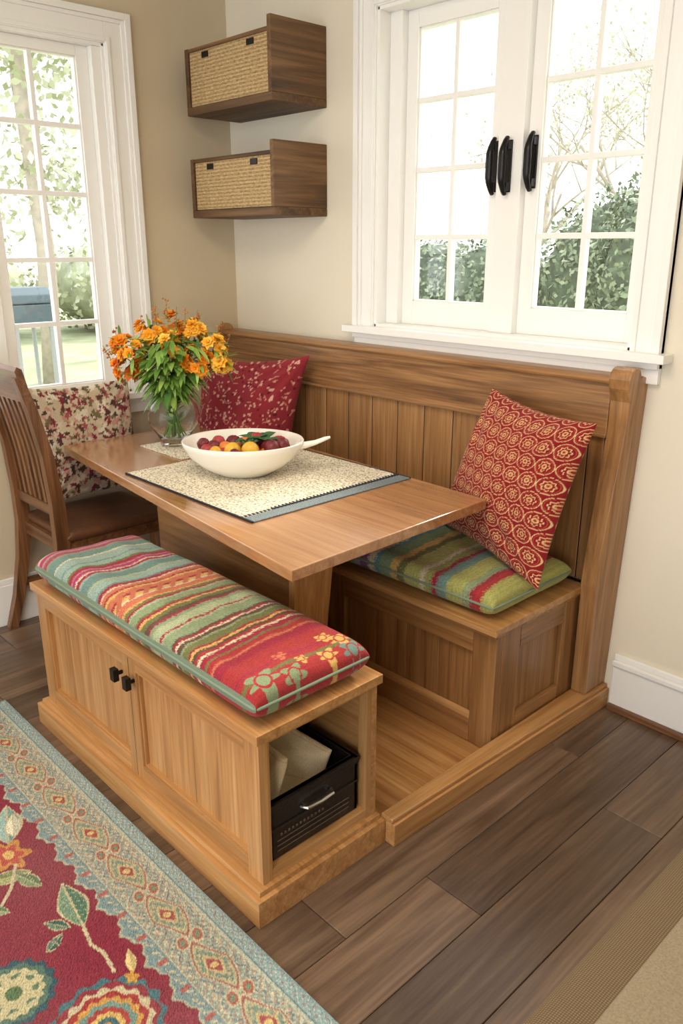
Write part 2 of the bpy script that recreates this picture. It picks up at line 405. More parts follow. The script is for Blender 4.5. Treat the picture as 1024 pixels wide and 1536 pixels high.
def standard(a,b_,z0=.0,lean=0):
    pts=[(-.001,z0),(-.13,z0),(-.13,.42),(-.135,.47),(-.128,.56),(-.112,.70),(-.096,.85),(-.088,.98),(-.092,1.06),(-.112,1.10)]
    for k in range(11):
        q=math.pi-math.pi*k/10
        pts.append((-.084+.034*math.cos(q),1.128+.034*math.sin(q)))
    pts+=[(-.04,1.135),(-.001,1.125)]
    pts=pts[::-1];n=len(pts);vs=[]
    for s_,xa in ((0,a),(1,b_)):
        for p in pts:
            vs.append((xa+lean*max(0,p[1]-.5)**1.5*(1 if s_ else .5),p[0],p[1]))
    fs=[tuple(range(n))[::-1],tuple(range(n,2*n))]
    for i in range(n):
        j=(i+1)%n;fs.append((i,j,n+j,n+i))
    mb.add(vs,fs,W['z'])
standard(1.972,2.025,.083,.06);standard(.0015,.035)
mb.build('banquette_bench',.003)
mb=MB()
mb.box(.47,1.955,-1.04,BY0+.035,.0,.032,H['x'])
mb.prism([(1.958,-1.041),(2.012,-1.041),(2.046,-.002),(1.965,-.002)],'z',0,.068,H['y'])
mb.prism([(1.963,-1.041),(2.004,-1.041),(2.038,-.002),(1.970,-.002)],'z',.068,.082,H['y'])
mb.build('platform_base',.003)

# ---------------------------------------------------------------- table
mb=MB();T=tablew
top=[(.20,-1.01),(1.79,-1.185),(1.765,-.38),(.20,-.30)]
mb.prism(top,'z',.728,.76,T['x'])
def taper(x0,x1,y0,y1,z0,X0_,X1_,Y0_,Y1_,z1,mat):
    vs=[(x0,y0,z0),(x1,y0,z0),(x1,y1,z0),(x0,y1,z0),(X0_,Y0_,z1),(X1_,Y0_,z1),(X1_,Y1_,z1),(X0_,Y1_,z1)]
    mb.add(vs,[(0,3,2,1),(4,5,6,7),(0,1,5,4),(1,2,6,5),(2,3,7,6),(3,0,4,7)],mat)
taper(.70,1.425,-.90,-.80,.12,.70,1.475,-.91,-.79,.705,W['x'])
mb.box(.66,1.52,-.95,-.72,.705,.728,W['x'])
mb.box(.66,1.46,-.95,-.74,.0325,.12,W['x'])
taper(1.426,1.45,-.915,-.785,.12,1.476,1.505,-.93,-.77,.705,H['z'])
mb.build('dining_table',.003)

# ---------------------------------------------------------------- pillows / cushions
fab=fabric('patterned_fabric');fabr=fabric('rug_wool',1.0,300,.6,.16);fabs=fabric('striped_weave',.95,350,.5,.16)
def gridpillow(mb,c4,th,mat,cf,n=150,m=150,pu=2.2,pv=2.2,pinch=.05,e=.5,wr=.008,seed=0,bscale=1.0,crease=0):
    BL,BR,TR,TL=[np.array(c,float) for c in c4]
    s=np.linspace(-1,1,n);t=np.linspace(-1,1,m)
    u1=np.sin(s*math.pi/2);v1=np.sin(t*math.pi/2)
    U,Vv=np.meshgrid(u1,v1,indexing='ij')
    nrm=np.cross(BR-BL,TL-BL);nrm/=np.linalg.norm(nrm)
    U2=U*(1-pinch*(1-Vv**2));V2=Vv*(1-pinch*(1-U**2))
    a=(U2+1)/2;b=(V2+1)/2
    base=((1-a)*(1-b))[...,None]*BL+(a*(1-b))[...,None]*BR+(a*b)[...,None]*TR+((1-a)*b)[...,None]*TL
    prof=(np.clip(1-np.abs(U)**pu,0,1)*np.clip(1-np.abs(Vv)**pv,0,1))**e
    wn=np.zeros_like(U)
    if wr:
        for (fx,fy,ph,am) in ((3.1,2.3,.4,1),(5.3,4.1,1.7,.6),(2.1,6.7,2.9,.5),(7.3,3.3,.9,.4),(13.0,2.0,2.2,.25),(3.0,12.0,.3,.25)):
            wn+=am*np.sin(fx*U+ph+seed)*np.sin(fy*Vv+ph*2+seed*1.3)
        wn*=wr
    if crease:
        for sx in(-1,1):
            for sy in(-1,1):
                du=1-sx*U;dv=1-sy*Vv;rad=np.sqrt(du**2+dv**2);an=np.arctan2(dv,du)
                wn+=crease*np.sin(an*14+sx*2+seed)*np.exp(-((rad-.55)/.32)**2)
        wn+=crease*.5*(np.sin(U*21+seed)*np.exp(-((1-np.abs(Vv))/.14))+np.sin(Vv*19+seed*2)*np.exp(-((1-np.abs(U))/.14)))
    cols=cf(U,Vv)
    F=base+nrm*((prof*(th/2+wn))[...,None]);Bk=base-nrm*((prof*(th/2)*bscale)[...,None])
    mb.sheet(F,mat,cols);mb.sheet(Bk,mat,cols,flip=True)
def arr(c): return np.array(c,float)
def ogee(U,V):
    S=8.5;x=(U+1)/2*S;y=(V+1)/2*S*1.1
    C=np.empty(U.shape+(4,));C[:]=arr(L(136,24,32))
    row=np.floor(y);xx=(x+.5*(row%2))%1-.5;yy=y%1-.5
    rr=np.sqrt((xx)**2+(yy)**2);ang=np.arctan2(yy,xx)
    cream=arr(L(216,178,128));org=arr(L(186,114,66))
    C[(np.abs(rr-.475)<.020)]=cream
    C[(np.abs(rr-.40)<.014)]=arr(L(170,70,54))
    C[(np.abs(rr-.26-.035*np.cos(8*ang))<.026)]=cream
    C[rr<.15]=org;C[(np.abs(rr-.11)<.026)]=cream;C[rr<.05]=arr(L(136,24,32))
    return C
def speck(U,V):
    C=np.empty(U.shape+(4,));C[:]=arr(L(146,44,54))
    r_=np.random.RandomState(5)
    P=r_.uniform(-1,1,(460,2))
    for (a,b) in P:
        s=r_.uniform(.010,.020);m=((U-a)**2+(V-b)**2)<s*s*1.6
        C[m]=arr(L(216,166,146)) if r_.rand()<.7 else arr(L(110,24,38))
    for (a,b) in r_.uniform(-1,1,(150,2)):
        an=r_.uniform(0,3.14);du=(U-a)*math.cos(an)+(V-b)*math.sin(an);dv=-(U-a)*math.sin(an)+(V-b)*math.cos(an)
        C[(np.abs(dv)<.008)&(np.abs(du)<.045)]=arr(L(200,140,112))
    return C
def floral(U,V):
    C=np.empty(U.shape+(4,));C[:]=arr(L(212,196,168))
    r_=np.random.RandomState(11)
    pal=[L(110,66,58),L(172,94,96),L(84,64,56),L(210,154,142),L(136,50,66),L(124,114,80),L(232,222,202),L(222,206,180)]
    for i_ in range(560):
        a,b=r_.uniform(-1,1,2);s=r_.uniform(.03,.08);an=r_.uniform(0,6.28)
        du=(U-a)*math.cos(an)+(V-b)*math.sin(an);dv=-(U-a)*math.sin(an)+(V-b)*math.cos(an)
        rr=np.sqrt(du**2+(dv*1.7)**2);q=np.arctan2(dv,du)
        C[rr<s*(1+.3*np.cos(5*q))]=arr(pal[r_.randint(8)])
    return C
mb=MB();gridpillow(mb,[(1.43,-.195,.560),(2.0,-.43,.545),(2.018,-.215,1.012),(1.60,-.155,1.058)],.20,fab,ogee,n=260,m=260,wr=.006,pinch=.085,bscale=.5,crease=.007);mb.build('throw_pillow')
mb=MB();gridpillow(mb,[(.20,-.43,.56),(.62,-.22,.56),(.69,-.155,1.08),(.20,-.35,1.05)],.20,fab,speck,n=180,m=180,wr=.009,seed=2,pinch=.10,crease=.009,bscale=.7);mb.build('throw_pillow')
mb=MB();gridpillow(mb,[(.14,-1.07,.515),(.14,-.64,.515),(.075,-.64,.975),(.075,-1.07,.975)],.12,fab,floral,n=160,m=160,wr=.006,seed=4,bscale=.8,crease=.006,pinch=.07);mb.build('throw_pillow')

def stripefn(stops,seed,ov=None):
    ends=np.array([s[0] for s in stops]);cc=np.array([s[1] for s in stops])
    def f(U,V):
        r_=np.random.RandomState(seed)
        p=(U+1)/2+.0015*np.sin(V*9+U*40)+.002*r_.randn(*U.shape)
        i=np.clip(np.searchsorted(ends,p),0,len(ends)-1)
        C=cc[i].copy()
        ph=np.sin((U+1)*420)*.06;C[...,:3]*=(1+ph[...,None]);C[...,:3]*=(1+.10*r_.randn(*U.shape))[...,None]
        if ov: ov(U,V,C)
        return np.clip(C,0,1)
    return f
mag,cri,tea,pte,sag,lsg,cor,yel,oli,cre,brn,red,lav,blu,pnk=[L(*c) for c in ((170,64,104),(158,46,64),(112,142,134),(150,172,160),(138,154,118),(168,178,142),(200,114,84),(212,172,100),(114,116,70),(214,200,168),(98,74,60),(168,54,56),(178,156,190),(92,140,156),(198,130,142))]
fr=[(.018,mag),(.026,cre),(.045,mag),(.055,pnk),(.062,oli),(.075,mag),(.085,sag),(.12,tea),(.127,cre),(.165,pte),(.172,tea),(.195,pte),(.205,oli),(.222,cri),(.228,pnk),(.243,mag),(.25,cre),(.262,cri),(.272,pte),(.31,tea),(.318,lsg),(.352,pte),(.36,tea),(.375,cri),(.381,cre),(.395,cor),(.402,cri),(.412,yel),(.43,cor),(.44,cri),(.455,yel),(.463,cre),(.485,cor),(.492,yel),(.503,oli),(.512,cri),(.52,lsg),(.545,sag),(.552,oli),(.562,cri),(.57,yel),(.585,oli),(.60,brn),(.607,cri),(.62,sag),(.65,lsg),(.657,cri),(.664,lsg),(.70,sag),(.708,brn),(.716,cri),(.722,cre),(.735,brn),(.742,sag),(.765,oli),(.772,cri),(.78,yel),(.79,brn),(.80,red),(.808,cre),(.825,cri),(.832,oli),(.85,red),(.858,cor),(.885,cri),(.893,red),(.93,red),(.94,cri),(.955,red),(.965,oli),(1.1,red)]
def ovf(U,V,C):
    for (a,b,s,c) in ((.94,-.72,.04,sag),(.90,.72,.028,yel),(.955,.35,.026,yel),(.85,.55,.020,yel),(.975,.75,.03,tea),(.86,-.25,.018,cor),(.93,-.05,.016,yel),(.98,-.3,.03,sag)):
        du=(U-a);dv=(V-b)*.17;rr=np.sqrt((du*.55)**2+dv**2)*1.0;q=np.arctan2(dv,du)
        C[rr<s*(.8+.25*np.cos(5*q))]=arr(c);C[(rr<s*.55)&(rr>s*.4)]=arr(red)
    m=(np.abs(U+.13)<.05)&(np.sin(V*26+U*60)>.2);C[m]=arr(cor)*.9
    C[np.abs(V)>.994]=arr(L(126,144,122))
mb=MB()
fc=[(.832,-1.425,.549),(1.948,-1.425,.549),(1.948,-1.075,.549),(.832,-1.075,.549)]
gridpillow(mb,fc,.100,fabs,stripefn(fr,1,ovf),n=560,m=140,pu=22,pv=7,pinch=.004,e=.36,wr=.006)
def edgepath(c4,z,r=.02):
    (x0,y0,_),(x1,y1,_)=c4[0],c4[2];p=[]
    for (cx,cy,a0) in ((x1-r,y1-r,0),(x0+r,y1-r,90),(x0+r,y0+r,180),(x1-r,y0+r,270)):
        for k_ in range(5):
            a=math.radians(a0+90*k_/4);p.append((cx+r*math.cos(a),cy+r*math.sin(a),z))
    return p
pip=plain('sage_piping',L(126,144,122),.9)
mb.tube(edgepath(fc,.549,.012),.004,pip,seg=8,closed=True)
mb.build('seat_cushion')
bk=[(.04,red),(.1,sag),(.16,cri),(.22,tea),(.3,lsg),(.36,mag),(.42,oli),(.48,tea),(.53,yel),(.57,mag),(.585,cre),(.61,lav),(.625,pnk),(.65,lav),(.66,cre),(.68,blu),(.70,pte),(.71,lav),(.73,L(130,96,146)),(.745,cre),(.755,blu),(.785,L(130,154,118)),(.80,yel),(.815,oli),(.85,L(178,174,104)),(.86,cre),(.875,L(164,164,96)),(.885,cri),(.905,tea),(.94,L(164,164,96)),(.955,sag),(.962,cri),(.975,red),(1.1,L(170,170,100))]
mb=MB()
bc=[(.06,-.56,.506),(1.94,-.56,.506),(1.94,-.14,.506),(.06,-.14,.506)]
gridpillow(mb,bc,.094,fabs,stripefn(bk,2),n=560,m=100,pu=34,pv=8,pinch=.004,e=.38,wr=.006,bscale=.98)
mb.tube(edgepath(bc,.506,.012),.004,pip,seg=8,closed=True)
mb.build('seat_cushion')

cloth=fabric('cream_linen',.95,300,.4,.08)
mb=MB()
def lincol(U,V):
    c=np.empty(U.shape+(4,));c[:]=arr(L(244,224,184));c[(np.abs(np.sin(V*7))<.1)]=arr(L(222,200,158));return c
gridpillow(mb,[(1.70,-1.36,.20),(1.90,-1.36,.17),(1.88,-1.285,.325),(1.70,-1.29,.345)],.035,cloth,lincol,n=40,m=40,pu=8,pv=8,pinch=.02,e=.5,wr=.006,seed=1)
gridpillow(mb,[(1.60,-1.30,.19),(1.89,-1.20,.17),(1.87,-1.13,.27),(1.60,-1.22,.35)],.04,cloth,lincol,n=40,m=40,pu=8,pv=8,pinch=.02,e=.5,wr=.007,seed=3)
gridpillow(mb,[(1.58,-1.375,.17),(1.90,-1.375,.17),(1.90,-1.12,.17),(1.58,-1.12,.17)],.07,cloth,lincol,n=40,m=40,pu=10,pv=10,pinch=.02,e=.5,wr=.008,seed=5)
mb.build('folded_linen')

# ---------------------------------------------------------------- placemats
pm,nt,b=newmat('woven_placemat');k=nt.links
tc=N(nt,'ShaderNodeTexCoord');v=N(nt,'ShaderNodeTexVoronoi');v.inputs['Scale'].default_value=150;k.new(tc.outputs['Object'],v.inputs['Vector'])
n=N(nt,'ShaderNodeTexNoise');n.inputs['Scale'].default_value=120;n.inputs['Detail'].default_value=3;k.new(tc.outputs['Object'],n.inputs['Vector'])
mm=N(nt,'ShaderNodeMix',data_type='FLOAT');mm.inputs[0].default_value=.55;k.new(v.outputs['Distance'],mm.inputs[2]);k.new(n.outputs['Fac'],mm.inputs[3])
r=ramp(nt,[(.30,L(244,237,220)),(.50,L(232,222,198)),(.62,L(160,148,124))]);k.new(mm.outputs[0],r.inputs[0]);k.new(r.outputs[0],b.inputs['Base Color']);b.inputs['Roughness'].default_value=.9
bump(nt,b,mm.outputs[0],.7,.003)
denim=plain('blue_grey_weave',L(120,132,136),.9,noisev=.35,nscale=220,bumpst=.5)
navy=plain('navy_thread',L(34,38,48),.9)
thr=plain('cream_thread',L(220,210,190),.9)
def mat_(x0,x1,ya,yb,band=True):
    mb=MB();z=.7605
    mb.box(x0,x1-(.06 if band else 0),ya,yb,z,z+.004,pm)
    if band:
        mb.box(x1-.06,x1-.050,ya,yb,z,z+.0055,navy);mb.box(x1-.050,x1,ya,yb,z,z+.0042,denim)
        y=ya+.004
        while y<yb:
            mb.box(x1-.068,x1-.046,y,y+.003,z,z+.0066,navy if int(y*1000)%2 else thr);y+=.014
        mb.box(x0,x1,ya-.004,ya+.003,z,z+.0052,navy);mb.box(x0,x1,yb-.003,yb+.004,z,z+.0052,navy)
    return mb.build('placemat',.001,seg=1)
mat_(.74,1.45,-1.04,-.38);mat_(.42,.71,-.80,-.36,False)

# ---------------------------------------------------------------- bowl of fruit
lat=Vector((.688,.725,0))
cer=plain('cream_ceramic',L(246,241,230),.22,spec=.5)
mb=MB();bc_=(1.02,-.748,.7655);rot=math.atan2(.725,.688)
mb.lathe([(0,.0),(.085,0),(.096,.006),(.140,.030),(.178,.062),(.200,.097),(.206,.113),(.203,.117),(.197,.113),(.188,.096),(.162,.062),(.12,.034),(.08,.018),(0,.014)],bc_,cer,seg=64,sx=1.0,sy=.86,rot=rot)
hp=Vector(bc_)
mb.tube([hp+lat*.18+Vector((0,0,.094)),hp+lat*.21+Vector((0,0,.097)),hp+lat*.245+Vector((0,0,.106)),hp+lat*.28+Vector((0,0,.12)),hp+lat*.295+Vector((0,0,.124))],[.024,.019,.014,.011,.007],cer,seg=12,flat=.6)
bowl=mb.build('serving_bowl')
yl=plain('yellow_fruit',L(232,180,60),.35,noisev=.08);dr=plain('dark_berry',L(116,34,42),.45,noisev=.3,nscale=60);pk=plain('red_fruit',L(176,60,66),.45,noisev=.2);gr=plain('green_leaf',L(60,104,62),.45,noisev=.3);og=plain('orange_fruit',L(224,132,52),.4)
mb=MB()
def BP(a,b,h):
    d=Vector((-.725,.688,0));return Vector(bc_)+lat*a+d*b+Vector((0,0,h+.014))
for (a,b_,h,r_,m_) in ((-.03,-.04,.072,.030,yl),(.03,-.055,.078,.030,yl),(-.06,.0,.07,.026,og),(-.10,.0,.075,.024,dr),(-.135,.01,.083,.022,dr),(-.115,-.045,.075,.022,pk),(-.085,-.06,.074,.02,yl),(-.09,.05,.08,.024,pk),(.10,-.03,.08,.028,dr),(.135,-.01,.086,.024,dr),(.12,.03,.08,.028,pk),(.085,.0,.072,.03,dr),(.0,.03,.07,.034,og),(-.04,.06,.075,.028,dr),(.04,.07,.08,.03,pk),(.01,-.01,.045,.04,dr),(-.06,-.03,.045,.035,pk),(.08,-.03,.045,.035,og),(0,-.08,.06,.022,pk),(-.02,-.075,.07,.018,dr)):
    mb.sphere(BP(a,b_,h),r_,m_,bump=.08 if m_ in(dr,pk) else 0)
def leaf(mb,base,dirv,length,width,mat,up=Vector((0,0,1)),droop=.3,rnd=None,seg=5):
    d=dirv.normalized();s=d.cross(up)
    if s.length<1e-3:s=Vector((1,0,0))
    s.normalize();nn=s.cross(d)
    vs=[];fs=[]
    for i_ in range(seg+1):
        t_=i_/seg;w_=width*math.sin(math.pi*min(1,t_*.92+.06))**.8*.5
        c=base+d*length*t_-Vector((0,0,1))*droop*length*t_*t_
        vs+= [c-s*w_+nn*w_*.25,c,c+s*w_+nn*w_*.25]
    for i_ in range(seg):
        o_=i_*3;fs+=[(o_,o_+1,o_+4,o_+3),(o_+1,o_+2,o_+5,o_+4)]
    mb.add(vs,fs,mat,True,rnd)
for q in range(24):
    a=random.uniform(0,6.28);leaf(mb,BP(.035+random.uniform(-.04,.04),.03+random.uniform(-.03,.03),.092),Vector((math.cos(a),math.sin(a),.45)),random.uniform(.055,.08),.038,gr)
fr_=mb.build('mixed_fruit')
fr_.parent=bowl;fr_.matrix_parent_inverse=Matrix.Translation(bowl.location).inverted()

# ---------------------------------------------------------------- vase with bouquet
vg,nt,b=newmat('clear_glass');b.inputs['Transmission Weight'].default_value=1;b.inputs['Roughness'].default_value=.01;b.inputs['IOR'].default_value=1.25;b.inputs['Base Color'].default_value=(.98,1,.99,1)
mb=MB();vc=(.50,-.69,.7655)
pr=[(0,0),(.05,0),(.056,.006),(.052,.018),(.070,.045),(.094,.085),(.100,.115),(.092,.15),(.070,.18),(.060,.20),(.066,.222),(.063,.224),(.056,.201),(.066,.179),(.088,.149),(.096,.115),(.090,.086),(.067,.047),(.045,.026),(0,.022)]
mb.lathe(pr,vc,vg,seg=48)
vase=mb.build('flower_vase')
stemm=plain('stem_green',L(96,136,66),.5,noisev=.2)
leafm=rampmat('bouquet_leaf',[(0,L(66,112,40)),(.5,L(120,162,66)),(1,L(168,196,100))],.5)
petm=rampmat('marigold_petal',[(0,L(226,100,16)),(.35,L(246,148,22)),(.7,L(254,180,36)),(1,L(254,210,84))],.6)
sprm=rampmat('sprig_bud',[(0,L(160,80,36)),(1,L(214,140,56))],.7)
mb=MB();V0=Vector(vc);dep=Vector((-.725,.688,0))
def VP(a,b_,h): return V0+lat*a+dep*b_+Vector((0,0,h))
clusters=[(-.15,-.06,.31,.058,14),(-.115,-.09,.37,.048,8),(.115,-.05,.33,.058,14),(.165,-.01,.38,.050,10),(-.07,0,.43,.05,8),(.02,-.06,.39,.050,8),(.01,.05,.45,.05,8),(.09,.03,.43,.05,8),(-.19,.03,.38,.04,7),(.20,-.03,.33,.035,6),(.06,-.08,.30,.03,3)]
def blossom(c,nv,R,rnd):
    nv=nv.normalized();a=nv.cross(Vector((0,0,1)))
    if a.length<1e-3:a=Vector((1,0,0))
    a.normalize();b2=nv.cross(a)
    for (ly,cnt,el,rr) in ((0,8,.15,1),(1,7,.7,.8),(2,5,1.4,.55)):
        for q in range(cnt):
            an=2*math.pi*(q+.5*ly)/cnt+random.uniform(-.15,.15)
            d=(a*math.cos(an)+b2*math.sin(an))*math.cos(el*.8)+nv*math.sin(el*.8)
            leaf(mb,c,d,R*rr,R*.75,petm,up=nv,droop=random.uniform(-.1,.2),rnd=min(1,max(0,rnd+random.uniform(-.2,.2)+.12*ly)),seg=3)
for ci,(a,b_,h,sp,cnt) in enumerate(clusters):
    top_=VP(a,b_,h-.03)
    mb.tube([V0+Vector((random.uniform(-.02,.02),random.uniform(-.02,.02),.03)),V0+Vector((a*.15,b_*.15,.2)),VP(a*.5,b_*.5,.26),top_],.0022,stemm,seg=6)
    base=(.15,.55,.35,.75,.6,.85,.4,.7,.3,.8,.6)[ci]
    for q in range(cnt):
        o_=Vector([random.gauss(0,1) for _ in range(3)]).normalized()*sp*random.uniform(.5,1.0)
        c=VP(a,b_,h)+o_
        blossom(c,o_+Vector((0,0,.02))-dep*.015,random.uniform(.022,.034),base)
    for q in range(12):
        o_=Vector([random.gauss(0,1) for _ in range(3)]).normalized()*sp*random.uniform(.6,1.1)
        leaf(mb,VP(a,b_,h)+o_*.6,o_,random.uniform(.04,.065),.014,leafm,droop=.2)
for q in range(14):
    a=random.uniform(0,6.28)
    mb.tube([V0+Vector((.045*math.cos(a),.045*math.sin(a),.03)),V0+Vector((-.012*math.cos(a),-.012*math.sin(a),.14)),V0+Vector((-.035*math.cos(a),-.035*math.sin(a),.235))],.0028,stemm,seg=6)
for q in range(520):
    a=random.uniform(0,6.28);r_=random.uniform(.0,.15);h=random.uniform(.20,.41)
    r2=.03+.55*(h-.2)
    p=V0+Vector((min(r_,r2)*math.cos(a),min(r_,r2)*math.sin(a),h))
    leaf(mb,p,Vector((math.cos(a),math.sin(a),random.uniform(-.5,.6))),random.uniform(.04,.09),random.uniform(.014,.030),leafm,droop=random.uniform(0,.7))
for q in range(40):
    a=random.uniform(0,6.28);leaf(mb,V0+Vector((0,0,random.uniform(.06,.16))),Vector((math.cos(a),math.sin(a),.9)),.06,.02,leafm,droop=.1,rnd=random.uniform(.5,1))
for (a,b_,h) in ((0,.0,.55),(.03,.03,.52),(-.05,.02,.52),(.11,.02,.51),(-.25,0,.38),(.23,.02,.42),(.07,.0,.51),(-.10,0,.49),(.20,0,.47),(-.21,.02,.44)):
    p0=VP(a*.3,b_*.3,.25);p1=VP(a*.8,b_*.8,h*.75);p2=VP(a,b_,h)
    mb.tube([p0,p1,p2],[.002,.0015,.001],stemm,seg=5)
    for q in range(14):
        t_=random.uniform(.35,1);c=p1.lerp(p2,t_)+Vector([random.uniform(-.010,.010) for _ in range(3)])
        mb.sphere(c,random.uniform(.003,.005),sprm,seg=6,rings=4,rnd=random.random())
fo=mb.build('flower_bouquet');fo.parent=vase;fo.matrix_parent_inverse=Matrix.Translation(vase.location).inverted()

# ---------------------------------------------------------------- dining chair (faces +y)
mb=MB();C=chairw;leath=plain('brown_leather',L(104,68,46),.33,noisev=.12,nscale=60,bumpst=.15)
cx0,cx1=.03,.415
ctr=[(-1.245,0),(-1.20,.14),(-1.165,.30),(-1.145,.45),(-1.148,.60),(-1.165,.78),(-1.20,.95),(-1.235,1.07)]
def prof(pts,hw):
    L_=[(y-hw(i)/1,z) for i,(y,z) in enumerate(pts)];R_=[(y+hw(i),z) for i,(y,z) in enumerate(pts)]
    return L_+R_[::-1]
hw=lambda i:[.018,.020,.023,.027,.025,.021,.018,.016][i]
for a in (cx0,cx1-.036): mb.prism(prof(ctr,hw)[::-1],'x',a,a+.036,C['z'])
def yat(z):
    for (a,b_) in zip(ctr[:-1],ctr[1:]):
        if a[1]<=z<=b_[1]+1e-6: return a[0]+(b_[0]-a[0])*(z-a[1])/(b_[1]-a[1])
    return ctr[-1][0]
pts=[(yat(.98)-.012,.98),(yat(1.07)-.014,1.095),(yat(1.07)-.006,1.11),(yat(1.07)+.012,1.10),(yat(.98)+.012,.98)]
mb.prism(pts,'x',cx0+.0,cx1+.002,C['x'])
mb.prism([(yat(.56)-.011,.545),(yat(.56)-.011,.585),(yat(.56)+.011,.585),(yat(.56)+.011,.545)][::-1],'x',cx0+.036,cx1-.036,C['x'])
ns=7
for q in range(ns):
    xc=cx0+.036+(cx1-cx0-.072)*(q+.5)/ns
    zz=np.linspace(.58,.985,8);p=[(yat(z)-.006,z) for z in zz]+[(yat(z)+.006,z) for z in zz[::-1]]
    mb.prism(p[::-1],'x',xc-.011,xc+.011,C['z'])
yf=-.70
mb.box(cx0+.005,cx1-.005,-1.145,yf,.395,.445,C['x'])
for a in (cx0+.002,cx1-.038):
    mb.add([(a+.006,yf-.032,.0),(a+.03,yf-.032,.0),(a+.03,yf-.006,.0),(a+.006,yf-.006,.0),(a,yf-.038,.40),(a+.036,yf-.038,.40),(a+.036,yf,.40),(a,yf,.40)],[(0,3,2,1),(4,5,6,7),(0,1,5,4),(1,2,6,5),(2,3,7,6),(3,0,4,7)],C['z'])
for a in (cx0+.012,cx1-.03): mb.box(a,a+.018,-1.19,yf-.02,.17,.20,C['y'])
mb.box(cx0+.03,cx1-.03,-.93,-.91,.175,.195,C['x'])
def one(U,V):
    c=np.empty(U.shape+(4,));c[:]=1;return c
gridpillow(mb,[(cx0-.004,-1.13,.458),(cx1+.006,-1.13,.458),(cx1+.006,yf+.012,.458),(cx0-.004,yf+.012,.458)],.045,leath,one,n=40,m=40,pu=14,pv=14,pinch=0,e=.4,wr=.001)
mb.build('dining_chair',.004)

